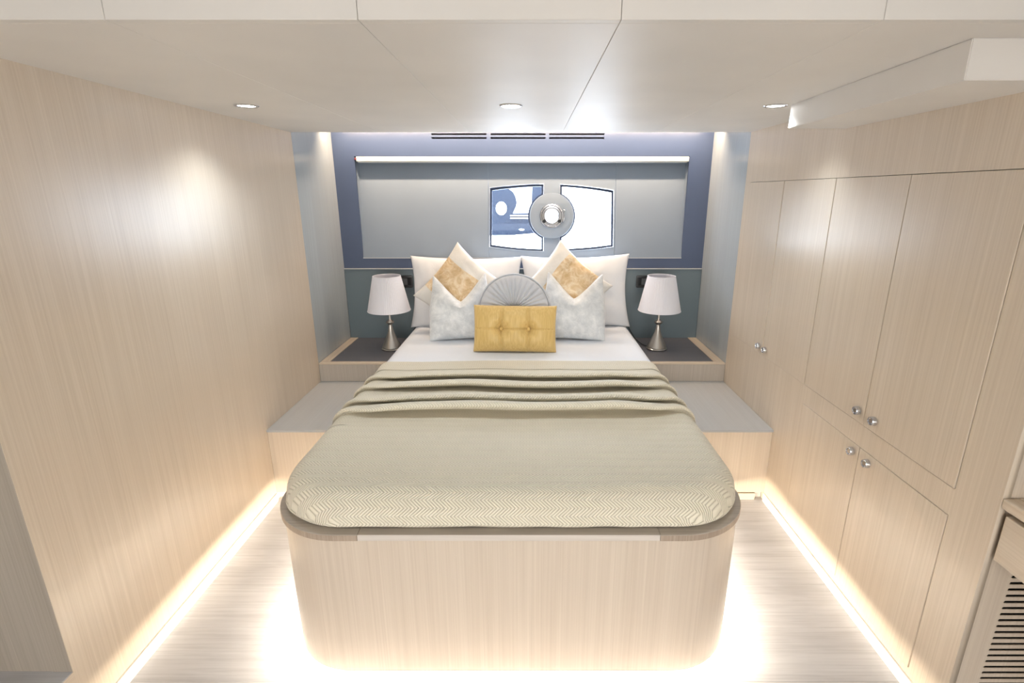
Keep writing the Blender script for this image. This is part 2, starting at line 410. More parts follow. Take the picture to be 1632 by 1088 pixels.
# ceiling of soft panels, joints 3 mm wide, folding up into the fascia
ce = empty('ceiling', (0, 0, ZC), kind='structure')
seams = [-2.42, -1.40, -.868, -.352, .186, .722, XR, 2.42]
for a, b in zip(seams, seams[1:]):
    if a >= -1.5 and b <= 1.3:
        obj('ceiling_panel', B(a + .0004, b - .0004, YF - .008, YC, ZC, ZC + .022, bev=.002, seg=2), M['ceiling'], ce)
    obj('fascia_panel', B(a + .0004, b - .0004, YF - .03, YF - .008, ZC + (.0 if -1.5 < a and b < 1.3 else 0), 2.36, bev=.002, seg=2), M['ceiling'], ce)
obj('ceiling_backing', B(XL - .06, XR + .55, YF, YC - .01, ZC + .022, ZC + .05), M['ceiling'], ce)
obj('cove_top', B(XL - .06, XR + .06, YC - .2, YB + .2, 2.13, 2.16), M['ceiling'], ce)
obj('cove_riser', B(XL - .06, XR + .06, YC - .2, YC - .18, ZC + .05, 2.13), M['ceiling'], ce)

# boxed duct under the ceiling at the right
duct = bmesh.new()
lo = [(1.045, 2.235, 1.872), (XR, 2.235, 1.872), (XR, 1.312, 1.872), (1.008, 1.312, 1.872)]
loft(duct, [lo, [(x, y, ZC) for x, y, z in lo]])
bmesh.ops.bevel(duct, geom=[e for e in duct.edges], offset=.002, segments=2, affect='EDGES')
prop(obj('ceiling_duct_box', duct, M['ceiling']), kind='structure')

# back wall -----------------------------------------------------------
RX0, RX1, RZ0, RZ1 = -1.240, 1.123, 1.160, 1.871
vents = []
for vx in (-.690, -.277, .132):
    for vz in (2.016, 1.991):
        vents.append(rect(vx, vx + .385, vz - .0055, vz + .0055))
prop(obj('wall_back', place(plate([rect(XL - .03, XR + .03, 1.084, 2.13), rect(RX0, RX1, RZ0, RZ1)] + vents, .02), XZ(YB + .010)), M['blue']), kind='structure')
prop(obj('wall_back_outer', B(XL - .06, XR + .06, YB + .022, YB + .05, 0, 1.10), M['joint']), kind='structure')
prop(obj('wall_back_upper', B(XL - .06, XR + .06, YB + .13, YB + .16, RZ1 + .03, 2.2), M['joint']), kind='structure')
# headboard panel with its light top edge
prop(obj('headboard_panel', B(XL, XR, YB - .012, YB + .02, .40, 1.076, bev=.004), M['head']),
     'dark grey headboard panel running the full width behind the lamps and pillows', 'headboard')
obj('top_edge', B(XL, XR, YB - .016, YB - .0, 1.0765, 1.083, bev=.002), M['alu'], bpy.data.objects['headboard_panel'])
# vents
for n_, vx in enumerate((-.690, -.277, .132)):
    v = empty('air_vent', (vx + .19, YB + .02, 2.0), ('left', 'middle', 'right')[n_] + ' one of the three slim double slot air vents above the window recess', 'vent', 'air vents above the window recess')
    for vz in (2.016, 1.991):
        obj('slot', B(vx + .0, vx + .385, YB + .0195, YB + .0215, vz - .0054, vz + .0054), M['duct'], v)  # black filler stands for the shade in the slot
# leaning recess panel with barrel window cut out
def lean(u, z):      # depth of the leaning face at height z
    return YB + .004 + (z - RZ0) * .13
lm = Matrix(((1, 0, 0, 0), (0, .13, -1, YB + .004 - RZ0 * .13), (0, 1, .13, 0), (0, 0, 0, 1)))
CXc, CZc, CR = .158, 1.460, .159
def arc_edge(x0, z0, x1, z1, bulge, n=12):
    out = []
    for i in range(n + 1):
        t = i / n; out.append((x0 + (x1 - x0) * t, z0 + (z1 - z0) * t + bulge * 4 * t * (1 - t)))
    return out
def pane_outline(side, g=0.0):
    """barrel-shaped half window bitten by the round disc; g grows the outline"""
    if side < 0:
        top = arc_edge(-.293 - g, 1.657 + g, .098 + g, 1.686 + g, .006)
        bot = arc_edge(.098 + g, 1.208 - g, -.301 - g, 1.240 - g, -.006)
        a0, a1 = math.asin(min(1, 0)), 0
        arc = []
        X = .098 + g; dz = math.sqrt(max(0, (CR - g) ** 2 - (X - CXc) ** 2)); A = math.atan2(dz, X - CXc)
        for i in range(25):
            a = A + (2 * PI - 2 * A) * i / 24; arc.append((CXc + (CR - g) * math.cos(a), CZc + (CR - g) * math.sin(a)))
        return top + arc + bot
    top = arc_edge(.610 + g, 1.642 + g, .219 - g, 1.684 + g, .006)
    bot = arc_edge(.219 - g, 1.210 - g, .616 + g, 1.240 - g, -.006)
    X = .219 - g; dz = math.sqrt((CR - g) ** 2 - (X - CXc) ** 2); A = math.atan2(dz, X - CXc); arc = []
    for i in range(25):
        a = A - 2 * A * i / 24; arc.append((CXc + (CR - g) * math.cos(a), CZc + (CR - g) * math.sin(a)))
    return top + arc + bot
PHOLE = [(CXc + .082 * math.cos(2 * PI * i / 40), CZc + .082 * math.sin(2 * PI * i / 40)) for i in range(40)]
rw = empty('wall_recess', (0, YB, RZ0), kind='structure')
rw['kind'] = 'structure'
gj = .0012
obj('recess_panel', place(plate([rect(RX0 - .02, -.305 - gj, RZ0 - .03, RZ1 + .05)], .012), lm @ Matrix.Translation((0, 0, -.006))), M['recess'], rw)
obj('recess_panel', place(plate([rect(-.305 + gj, .624 - gj, RZ0 - .03, RZ1 + .05), pane_outline(-1), pane_outline(1), PHOLE], .012), lm @ Matrix.Translation((0, 0, -.006))), M['recess'], rw)
obj('recess_panel', place(plate([rect(.624 + gj, RX1 + .02, RZ0 - .03, RZ1 + .05)], .012), lm @ Matrix.Translation((0, 0, -.006))), M['recess'], rw)
for (a, b) in ((RX0 - .015, RX0), (RX1, RX1 + .015)):
    obj('recess_jamb', B(a, b, YB + .0201, YB + .13, RZ0 - .02, RZ1 + .02), M['recess'], rw)
obj('recess_head', B(RX0, RX1, YB + .0201, YB + .13, RZ1, RZ1 + .012), M['recess'], rw)
obj('recess_sill', B(RX0, RX1, YB - .003, YB + .001, RZ0 - .004, RZ0 + .001), M['alu'], rw)
for a, b in ((-.314, -.3025), (.6175, .632)):
    obj('joint_backing', place(plate([rect(a, b, RZ0 - .02, RZ1 + .04)], .004), lm @ Matrix.Translation((0, 0, -.016))), M['recess'], rw)  # unseen strip added to stop light leaking through the panel joint
for a, b in ((XL - .12, XL - .061), (XR + .061, XR + .12)):  # unseen side blocks added to stop sky light leaking into the niche corners
    prop(obj('light_seal_side', B(a, b, 3.0, YB + .2, 0, 2.2), M['joint']), kind='structure')
prop(obj('light_seal_left', B(XL - .061, RX0 - .016, YB + .051, YB + .12, 0, 2.2), M['joint']), kind='structure')  # unseen blocks, left and right, added against light leaks round the recess
prop(obj('light_seal_right', B(RX1 + .016, XR + .061, YB + .051, YB + .12, 0, 2.2), M['joint']), kind='structure')
# window panes: pale lip, dark gasket, glass
def ring_between(o1, o2, t): return plate([o1, o2], t)
for s, nm in ((-1, 'window_1'), (1, 'window_2')):
    wn = empty(nm, (CXc + s * .25, lean(0, 1.45), 1.45), kind='structure')
    obj('lip', place(ring_between(pane_outline(s, .004), pane_outline(s, .0005), .004), lm @ Matrix.Translation((0, 0, .001))), M['lip'], wn)
    obj('gasket', place(ring_between(pane_outline(s, -.0005), pane_outline(s, -.015), .022), lm @ Matrix.Translation((0, 0, -.022))), M['gasket'], wn)
    obj('pane', place(plate([pane_outline(s, .0)], .004), lm @ Matrix.Translation((0, 0, -.036))), M['glass'], wn)
# round disc with opening porthole
ph = empty('porthole', (CXc, lean(0, CZc), CZc), 'round grey porthole surround with silver latched ring between the two window panes', 'porthole')
lrot = Matrix(((1, 0, 0, CXc), (0, .13, -1, lean(0, CZc) - .0), (0, 1, .13, CZc), (0, 0, 0, 1)))
circ = lambda r, n=64: [(r * math.cos(2 * PI * i / n), r * math.sin(2 * PI * i / n)) for i in range(n)]
obj('surround', place(plate([circ(CR), circ(.084)], .014, .003), lrot @ Matrix.Translation((0, 0, .0075))), M['recess'], ph, smooth='auto')
obj('ring', place(lathe([(.087, .0135), (.088, .018), (.084, .022), (.074, .021), (.070, .013), (.060, .012), (.057, .019), (.050, .019), (.046, .008), (.046, -.02), (.087, -.02), (.087, .0135)], 64), lrot), M['chrome'], ph, smooth='auto')
obj('porthole_glass', place(lathe([(.0465, .0), (.0001, .0)], 48), lrot), M['glass'], ph)
for a in (215, 325):
    ca, sa = math.cos(math.radians(a)), math.sin(math.radians(a))
    k_ = obj('latch_knob', place(lathe([(.0001, .036), (.009, .036), (.012, .033), (.012, .026), (.007, .024), (.007, .010)], 24, .068 * ca, .068 * sa), lrot), M['black'], ph, smooth='auto')
for i in range(8):
    a = math.radians(22.5 + 45 * i)
    obj('bolt', place(lathe([(.0001, .0245), (.0035, .0240), (.0045, .021)], 12, .079 * math.cos(a), .079 * math.sin(a)), lrot), M['chrome'], ph, smooth=True)
hb = tube([(.086, .052, .018), (.090, .040, .026), (.088, -.03, .026), (.080, -.044, .018)], .0035)
obj('latch_bar', place(hb, lrot), M['chrome'], ph, smooth=True)
# roller blind cassette
bl = empty('blind_cassette', (-.055, YB, 1.855), 'long slim white roller blind cassette across the top of the window recess', 'blind')
obj('cassette', B(RX0 + .014, RX1 - .004, YB - .012, YB + .045, 1.834, 1.868, bev=.006, seg=3), M['alu'], bl, smooth='auto')
prop(obj('end_cap', B(RX0 + .002, RX0 + .0135, YB - .010, YB + .043, 1.845, 1.861, bev=.003), M['red'], bl), 'dark red end cap')
obj('bottom_bar', B(RX0 + .02, RX1 - .01, YB + .005, YB + .030, 1.8285, 1.8335, bev=.002), M['white'], bl)

# outside: neighbouring boat seen through the left pane, white quay beyond
def speckle():
    m = mat('blue_speckled_hull', (.11, .20, .42), .4)
    n = N(m, 'ShaderNodeTexNoise', Scale=70.0, Detail=4.0, Roughness=.8); L(m, coords(m, (1, 1, 1)), n.inputs['Vector'])
    c = ramp(m, n.outputs['Fac'], [(.40, (.004, .008, .020)), (.5, (.012, .020, .040)), (.60, (.035, .045, .062))])
    L(m, c, m.node_tree.nodes['Principled BSDF'].inputs['Base Color']); return m
M['hull'] = speckle()
M['boatwhite'] = mat('white_gelcoat', (.85, .87, .9), .4)
bt = empty('moored_boat', (-.5, 5.0, .9), 'blue speckled stern of a neighbouring boat seen through the left window pane', 'boat')
ho = [(-1.6, 1.225), (-.2, 1.232), (.11, 1.258), (.11, 1.69), (.02, 1.70), (.01, 1.437), (-.165, 1.435), (-.155, 1.46), (-.135, 1.50), (-.128, 1.54), (-.14, 1.59), (-.16, 1.63), (-.20, 1.66), (-.26, 1.70), (-1.6, 1.72)]
hc = [(-.273 + .052 * math.cos(2 * PI * i / 32), 1.483 + .062 * math.sin(2 * PI * i / 32)) for i in range(32)]
hs = [(-.083 + .026 * math.cos(2 * PI * i / 20), 1.286 + .010 * math.sin(2 * PI * i / 20)) for i in range(20)]
obj('hull', place(plate([ho, hc, hs], .06), XZ(5.03)), M['hull'], bt)
obj('porthole_rim', place(plate([hc, [(-.273 + (x + .273) * .82, 1.483 + (z - 1.483) * .82) for x, z in hc]], .07), XZ(5.03)), M['boatwhite'], bt)
obj('cabin_side', B(-.26, .09, 5.20, 5.24, 1.40, 1.75), M['boatwhite'], bt)
for z in (1.412, 1.388):
    obj('rub_rail', B(-.19, .10, 4.975, 4.998, z, z + .010, bev=.004), M['boatwhite'], bt)

# ------------------------------------------------------------------ wardrobe doors on the right
def knob(parent, y, z):
    kn = joined([lathe([(.0001, .0135), (.0085, .0135), (.0100, .0115), (.0112, .0115), (.0125, .0165), (.0150, .0165), (.0168, .013), (.0172, 0)], 32)])
    place(kn, Matrix.Translation((XR - .004, y, z)) @ Matrix.Rotation(-PI / 2, 4, 'Y'))
    return obj('knob', kn, M['chrome'], parent, smooth='auto')
def cabinet(name, ys, z0, z1, label, knobs, depth=.46):
    t = empty(name, (XR + .2, (ys[0][0] + ys[-1][1]) / 2 if ys[0][0] < ys[-1][1] else (ys[-1][0] + ys[0][1]) / 2, z0), label, 'cabinet')
    ya = min(a for a, b in ys); yb_ = max(b for a, b in ys)
    c = bmesh.new()
    box(c, XR + .0225, XR + depth, ya + .0005, ya + .015, z0, z1); box(c, XR + .0225, XR + depth, yb_ - .015, yb_ - .0005, z0, z1)
    box(c, XR + .0225, XR + depth, ya + .015, yb_ - .015, z0, z0 + .015); box(c, XR + .0225, XR + depth, ya + .015, yb_ - .015, z1 - .015, z1)
    box(c, XR + depth, XR + depth + .01, ya, yb_, z0, z1)
    obj('carcass', c, M['joint'], t)
    for (a, b), (ky, kz) in zip(ys, knobs):
        off = .0014 if (round(a, 2) in (2.70, 1.36)) else 0.0
        d = obj('door', B(XR - .0005 - off, XR + .020, a + .0010, b - .0006, z0 + .0016, z1 - .0008, bev=.001, seg=1), M['wood'], t)
        knob(d, ky, kz)
    return t
cabinet('wardrobe', [DU[0], DU[1]], UZ0, UZ1, 'two-door ash wardrobe, upper right wall, nearest the head of the bed', [(2.742, .803), (2.662, .803)])
cabinet('wardrobe', [DU[2], DU[3]], UZ0, UZ1, 'two-door ash wardrobe, upper right wall, nearest the foot of the bed', [(1.842, .808), (1.745, .808)])
cabinet('cupboard', [DL[0], DL[1]], LZ0, LZ1, 'low pale ash cupboard with two square doors near the floor in the right wall', [(1.833, .638), (1.735, .638)])

# ------------------------------------------------------------------ steps and nightstands beside the bed
def side_step(x0, x1, side):
    t = empty('bedside_step', ((x0 + x1) / 2, 2.46, 0), 'low pale grey topped ash box filling the ' + side + ' side between bed and wall', 'storage box', 'storage boxes either side of the bed')
    obj('body', B(x0, x1, 2.466, YC, .05, .415), M['wood'], t)
    obj('top', B(x0, x1, 2.46, YC - .0, .4155, .424, bev=.0015), M['shelf'], t)
    obj('edge_band', B(x0, x1, 2.4575, 2.4598, .412, .424, bev=.0008), M['edge'], t)
    obj('toe_kick', B(x0, x1, 2.50, 2.51, 0, .0495), M['skirt'], t)
    return t
side_step(XL + .001, BX0 - .003, 'left')
s2 = side_step(BX1 + .003, XR - .001, 'right')
obj('toe_block', B(1.10, 1.235, 2.470, 2.4995, .0, .040, bev=.002), M['rawwood'], s2)
def nightstand(x0, x1, side):
    t = empty('nightstand', ((x0 + x1) / 2, YC, .424), 'raised grey ash nightstand ledge with slate inlay under the ' + side + ' lamp', 'nightstand', 'nightstand ledges either side of the bed')
    outer_l = side == 'left'
    ix0 = x0 + .058 if outer_l else x0; ix1 = x1 if outer_l else x1 - .062
    obj('front_panel', B(x0, x1, YC + .0005, YC + .018, .4245, .540), M['greyfront'], t)
    obj('body', B(x0, x1, YC + .0185, YB - .013, .4245, .538), M['joint'], t)
    obj('front_trim', B(x0, x1, YC, YC + .040, .5405, .550, bev=.002), M['rawwood'], t)
    if outer_l: obj('side_trim', B(x0, ix0, YC + .0405, YB - .013, .5405, .550, bev=.002), M['rawwood_y'], t)
    else: obj('side_trim', B(ix1, x1, YC + .0405, YB - .013, .5405, .550, bev=.002), M['rawwood_y'], t)
    obj('inlay', B(ix0 + .0005, ix1 - .0005, YC + .0405, YB - .013, .5405, .5465), M['inlay'], t)
nightstand(XL + .001, BX0 - .003, 'left')
nightstand(BX1 + .003, XR - .001, 'right')

# ------------------------------------------------------------------ bed
bed = empty('bed', ((BX0 + BX1) / 2, 2.6, 0), 'pale ash platform bed with rounded front corners and a lit recessed plinth', 'bed')
def ring3(o, z): return [(x, y, z) for x, y in o]
RAD = .26
body = rrect(BX0 + .010, BX1 - .010, BY0 + .010, YB - .014, RAD - .01, 14, (1, 1, 0, 0))
bm = bmesh.new(); loft(bm, [ring3(body, .033), ring3(body, .5675)]); obj('base_panel', bm, M['bedwood'], bed, smooth='auto')
pl = rrect(BX0 + PL, BX1 - PL, BY0 + PL, YB - .02, RAD - PL, 14, (1, 1, 0, 0))
bm = bmesh.new(); loft(bm, [ring3(pl, 0), ring3(pl, .0325)]); obj('plinth', bm, M['rawwood'], bed, smooth='auto')
# LED tape visible under the panel
def strip_mesh(o, off, z0, z1):
    bm = bmesh.new(); a = [(x, y) for x, y in o if y < 2.45]
    a = [(BX0 + PL - off, 2.44)] + a_sorted(a) + [(BX1 - PL + off, 2.44)]
    rows = [[bm.verts.new((x, y, z)) for x, y in a] for z in (z0, z1)]
    for i in range(len(a) - 1): bm.faces.new((rows[0][i], rows[0][i + 1], rows[1][i + 1], rows[1][i]))
    return bm
def a_sorted(a): return sorted(a, key=lambda p: p[0])
obj('led_tape', strip_mesh(rrect(BX0 + PL - .002, BX1 - PL + .002, BY0 + PL - .002, YB, RAD - PL + .002, 14, (1, 1, 0, 0)), .002, .024, .0325), M['tape'], bed)
# rim ledge: straight rails plus darker curved corner blocks
RW = .075
outer = lambda r_, o_: rrect(BX0 + o_, BX1 - o_, BY0 + o_, YB - .014, r_, 16, (1, 1, 0, 0))
def corner_block(sx):
    """curved quarter ring with a short straight tail"""
    cx = BX0 + RAD if sx < 0 else BX1 - RAD
    cy = BY0 + RAD; bm = bmesh.new(); rings = []
    tail = .075
    path = []
    for i in range(17):
        a = PI + .5 * PI * i / 16
        path.append((math.cos(a), math.sin(a)))
    secs = []
    for c, s in path:
        secs.append(((cx + (c if sx < 0 else -c) * RAD, cy + s * RAD), (cx + (c if sx < 0 else -c) * (RAD - RW), cy + s * (RAD - RW))))
    sgn = 1 if sx < 0 else -1
    secs.append(((cx + sgn * tail, BY0), (cx + sgn * tail, BY0 + RW)))
    for (o_, i_) in secs:
        rings.append([(o_[0], o_[1], .568), (o_[0], o_[1], .588), (o_[0] + (i_[0] - o_[0]) * .03, o_[1] + (i_[1] - o_[1]) * .03, .590), (i_[0], i_[1], .590), (i_[0], i_[1], .568)])
    loft(bm, rings); return bm
for sx in (-1, 1):
    o = obj('rim_corner', corner_block(sx), [M['rim'], M['endgrain']], bed, smooth='auto')
    for p in o.data.polygons:
        if abs(p.normal.z) < .5: p.material_index = 1
    prop(o, 'darker end grain corner block')
o = obj('rim_rail', B(BX0 + RAD + .0755, BX1 - RAD - .0755, BY0, BY0 + RW, .568, .590, bev=.0015, seg=1), [M['rim'], M['rimedge']], bed)
for p in o.data.polygons:
    if p.normal.y < -.5: p.material_index = 1
for sx in (-1, 1):
    a, b = (BX0, BX0 + RW) if sx < 0 else (BX1 - RW, BX1)
    obj('rim_rail', B(a, b, BY0 + RAD + .0005, YB - .014, .568, .590, bev=.0015, seg=1), M['rim'], bed)
mt = rrect(BX0 + .035, BX1 - .035, BY0 + .055, YB - .016, .22, 12, (1, 1, 0, 0))
cxm = (BX0 + BX1) / 2
def scl(o, d):
    return [(x + (d if x < cxm else -d) * (1 if abs(x - cxm) > .3 else .3), y + (d if y < 2.5 else 0)) for x, y in o]
bm = bmesh.new(); loft(bm, [ring3(mt, .5905), ring3(mt, .63), ring3(scl(mt, .010), .66), ring3(scl(mt, .035), .675)]); obj('mattress', bm, M['mattress'], bed, smooth='auto')

# ------------------------------------------------------------------ draped cloths
def cloth(name, prof, x0, x1, ycorner, R, re, zbot, m, amp, label, cat, thick=True, hem=.004, cols=120):
    """prof: list of (y, z, lift) from foot to head; lift = local pleat lift scaled across the width.
    plan outline has rounded foot corners radius R at ycorner (None = square)"""
    bm = bmesh.new(); uvl = bm.loops.layers.uv.new('uv'); uvd = {}
    cx = (x0 + x1) / 2; hw = (x1 - x0) / 2
    def halfw(y):
        if ycorner is None: return hw
        d = y - ycorner
        if d >= R: return hw
        d = max(d, 0); return hw - (R - math.sqrt(max(0, R * R - (R - d) ** 2)))
    def dist(x, y):
        ax = hw - abs(x - cx)
        if ycorner is None: return ax
        ay = y - ycorner
        if ax < R and ay < R: return max(0, R - math.hypot(R - ax, R - ay))
        return min(ax, ay)
    ys = [p[0] for p in prof]; up_, m_ = [], -9
    for y in ys: m_ = max(m_, y); up_.append(m_)
    dn, m_ = [], 9
    for y in reversed(ys): m_ = min(m_, y); dn.append(m_)
    mono = [(a + b) / 2 for a, b in zip(up_, reversed(dn))]
    rows = []; s = 0; last = None
    us = []
    for i in range(cols + 1):
        t = -1 + 2 * i / cols
        us.append(math.sin(t * PI / 2) * .45 + t * .55)
    for (y, z, lift), ym in zip(prof, mono):
        if last is not None: s += math.hypot(y - last[0], z - last[1])
        last = (y, z)
        row = []
        hwv = halfw(y)
        for u in us:
            x = cx + u * hwv
            xe = min(1.0, (1 - abs(u)) * 2.1); fa = xe * xe * (3 - 2 * xe)
            wob = noise.noise(Vector((x * 1.7, y * .9 + 3.1, 1.3)))
            yy = y; zz = z
            if lift is not None:
                dy, dz = lift
                a = (.10 + .90 * fa) * (1 + .35 * noise.noise(Vector((x * 2.3, round(dy * 1000) * .003 + 7.7, .2))))
                zz += dz * a; yy = ym + .0001 * (y - ym) + (y - ym) * min(1, fa * 2.2) + dy * a + .012 * noise.noise(Vector((x * 2.6, y * 2.1, 5.5))) * 1.0 + .024 * wob
            d = dist(x, y)
            if d < re: zz -= re - math.sqrt(max(0, re * re - (re - d) ** 2))
            n1 = noise.noise(Vector((x * 2.2, y * 2.6, .5))) * amp + noise.noise(Vector((x * 6.0, y * 9.0, 2.5))) * amp * .45
            zz += n1 * min(1, max(d, 0) / .08)
            v = bm.verts.new((x, yy, zz))
            sv = s
            if ycorner is not None and y - ycorner < re: sv = re - re * math.asin(max(0, min(1, (re - (y - ycorner)) / re)))
            uvd[v] = (x, sv); row.append(v)
        rows.append(row)
    def face(vs):
        f = bm.faces.new(vs)
        for l in f.loops: l[uvl].uv = uvd[l.vert]
    for a, b in zip(rows, rows[1:]):
        for i in range(cols): face((a[i], a[i + 1], b[i + 1], b[i]))
    # skirt
    peri = [r[0] for r in reversed(rows)]
    if ycorner is not None: peri += rows[0][1:-1]
    if ycorner is not None: loops = [peri + [r[-1] for r in rows]]
    else: loops = [peri, [r[-1] for r in rows]]
    for lp in loops:
        prev = lp; 
        nlev = 8
        tops = [v.co.copy() for v in lp]
        uvt = [uvd[v] for v in lp]
        for k in range(1, nlev + 1):
            t = k / nlev; cur = []
            for q, (c0, uv0) in enumerate(zip(tops, uvt)):
                n = Vector((c0.x - cx, 0, 0))
                if ycorner is not None and c0.y < ycorner + R:
                    if abs(c0.x - cx) > hw - R: n = Vector((c0.x - (cx + math.copysign(hw - R, c0.x - cx)), c0.y - (ycorner + R), 0))
                    else: n = Vector((0, -1, 0))
                n = n.normalized() if n.length > 1e-6 else Vector((0, -1, 0))
                zb = zbot + hem * noise.noise(Vector((c0.x * 7, c0.y * 7, 9)))
                zz = c0.z + (zb - c0.z) * t
                out = .004 * math.sin(PI * t) - .012 * t * t + .006 * noise.noise(Vector((c0.x * 9, c0.y * 9, t * 2))) * math.sin(PI * t)
                v = bm.verts.new((c0.x + n.x * out, c0.y + n.y * out, zz))
                du = abs(n.x) * math.copysign(1, c0.x - cx) * (c0.z - zz); dv = -abs(n.y) * (c0.z - zz)
                uvd[v] = (uv0[0] + du, uv0[1] + dv); cur.append(v)
            for i in range(len(lp) - 1):
                face((prev[i], prev[i + 1], cur[i + 1], cur[i]))
            prev = cur
    o = obj(name, bm, m, None, smooth=True)
    prop(o, label, cat)
    return o
# coverlet: flat run from the foot, then four overlapping pleats
prof = []
CY0 = BY0 + .026
for i in range(26):
    t = i / 25; prof.append((CY0 + .26 * t ** 1.5, .700, None))
yy = CY0 + .26
while yy < 1.93: yy += .022; prof.append((yy, .700, None))
def pleat(yl, ynext, z0, h, tuck, zi):
    """one pleat whose lip hangs over the layer in front; list of path points toward the head"""
    return [(yl + tuck, zi, (.0, -.001)), (yl + tuck + .004, zi + .004, (0, .0)), (yl + .5 * tuck, zi + .007, (0, h * .35)), (yl + .12 * tuck, zi + .010, (-.006, h * .62)),
            (yl - .002, zi + .016, (-.010, h * .9)), (yl + .010, zi + .022, (-.008, h * 1.05)), (yl + .035, zi + .022, (-.003, h * .95)),
            (yl + .07, zi + .016, (0, h * .6)), ((yl + ynext) / 2, zi + .010, (0, h * .25)), (ynext - .012, zi + .004, (0, .0))]
lips = [2.035, 2.150, 2.320, 2.465, 2.66]
raw = [(1.96, .700, (0, 0)), (2.0, .699, (0, 0))]
for k in range(4):
    raw += pleat(lips[k], lips[k + 1], .70, (.034, .026, .026, .022)[k], (.060, .042, .048, .042)[k], .699)
raw = [q for q in raw]
raw += [(2.62, .706, (0, .003)), (2.70, .709, (0, .003)), (2.745, .712, (0, .002)), (2.762, .709, (0, 0))]
dense = []
for i in range(len(raw) - 1):
    p0, p1, p2, p3 = raw[max(i - 1, 0)], raw[i], raw[i + 1], raw[min(i + 2, len(raw) - 1)]
    for j in range(5):
        t = j / 5
        def cr(a, b, c, d): return .5 * ((2 * b) + (-a + c) * t + (2 * a - 5 * b + 4 * c - d) * t * t + (-a + 3 * b - 3 * c + d) * t ** 3)
        dense.append((cr(p0[0], p1[0], p2[0], p3[0]), cr(p0[1], p1[1], p2[1], p3[1]), (p1[2][0] + (p2[2][0] - p1[2][0]) * t, p1[2][1] + (p2[2][1] - p1[2][1]) * t)))
prof += dense
cloth('coverlet', prof, BX0 + .012, BX1 - .012, CY0, .262, .085, .5935, M['coverlet'], .006,
      'beige zigzag quilted coverlet over the foot of the bed, folded in four pleats', 'bedspread')
prof2 = [(2.60 + 1.21 * i / 60, .690, None) for i in range(61)]
cloth('bed_sheet', prof2, BX0 + .010, BX1 - .010, None, .0, .085, .5935, M['sheet'], .004,
      'smooth white sheet covering the head half of the mattress under the pillows', 'sheet', cols=90)

# ------------------------------------------------------------------ pillows and cushions
def cushion_bm(W, H, T, pinch=.07, corner=.05, n=40, chop=0.0, wr=.006, seed=0.0, tuft=None, ears=0.0, power=.42):
    """pillow standing in the local XZ plane, base at z=0, thickness along y. chop = dent at top middle"""
    bm = bmesh.new(); grids = []; uvl = None
    for side in (-1, 1):
        g = []
        for j in range(n + 1):
            t = -1 + 2 * j / n; t = math.sin(t * PI / 2) * .6 + t * .4; row = []
            for i in range(n + 1):
                s = -1 + 2 * i / n; s = math.sin(s * PI / 2) * .6 + s * .4
                x = s * W / 2 * (1 - pinch * (1 - abs(t) ** 2.0)); z = t * H / 2 * (1 - pinch * (1 - abs(s) ** 2.0))
                pr = (max(0, 1 - abs(s) ** 2.6) * max(0, 1 - abs(t) ** 2.6)) ** power
                d = T / 2 * pr
                if chop:
                    k = max(0, (t + .25) / 1.25); kk = k * k * (3 - 2 * k)
                    dent = max(0, 1 - abs(s / .95) ** 1.25) ** 1.15
                    z -= chop * kk * dent
                    x += math.copysign(1, s) * chop * .12 * kk * abs(s) * (-1)
                    d *= 1 + .35 * kk * dent
                    d *= 1 - .15 * kk * (1 - dent)
                if ears: x *= 1 - ears * max(0, t) * (1)
                d += wr * pr * (noise.noise(Vector((x * 9 + seed, z * 9, side * 3.1))) + .6 * noise.noise(Vector((x * 22 + seed, z * 14, side))))
                if tuft: d = tuft(x, z, d, side, pr)
                if side > 0 and (i in (0, n) or j in (0, n)): row.append(grids[0][j][i])
                else:
                    row.append(bm.verts.new((x, side * d, z + H / 2)))
            g.append(row)
        grids.append(g)
        for j in range(n):
            for i in range(n):
                q = (g[j][i], g[j][i + 1], g[j + 1][i + 1], g[j + 1][i])
                try: bm.faces.new(q if side < 0 else q[::-1])
                except ValueError: pass
    return bm
def put(o, loc, lean_=0.0, roll=0.0, yaw=0.0):
    o.matrix_world = Matrix.Translation(loc) @ Matrix.Rotation(yaw, 4, 'Z') @ Matrix.Rotation(-lean_, 4, 'X') @ Matrix.Rotation(roll, 4, 'Y')
R = math.radians
p1 = obj('pillow', cushion_bm(.81, .52, .20, .075, seed=1, wr=.013), M['pillow'], smooth=True)
prop(p1, 'plump white bed pillow standing against the headboard on the left', 'pillow'); put(p1, (-.468, 3.63, .674), R(12), R(.5), R(0))
p2 = obj('pillow', cushion_bm(.79, .53, .20, .085, seed=5.3, wr=.013), M['pillow'], smooth=True)
prop(p2, 'plump white bed pillow standing against the headboard on the right', 'pillow'); put(p2, (.335, 3.63, .674), R(12), R(-1.2), R(0))
def diamond(seed, mirror):
    e = empty('diamond_cushion', (0, 0, 0))
    bm = cushion_bm(.480, .480, .14, .10, seed=seed, wr=.011)
    # centre the cushion so it can be turned on its corner
    bmesh.ops.translate(bm, verts=bm.verts, vec=(0, 0, -.24))
    o = obj('cover', bm, M['banded'], e, local=True, smooth=True)
    return e
d1 = diamond(2.0, False)
prop(d1, 'ivory square cushion with a gold band, stood on its corner at left', 'cushion')
put(d1, (-.470, 3.49, .972), R(14), R(-50), 0)
d2 = diamond(9.0, True)
prop(d2, 'ivory square cushion with a gold band, stood on its corner at right', 'cushion')
put(d2, (.232, 3.49, .985), R(14), R(41), 0)
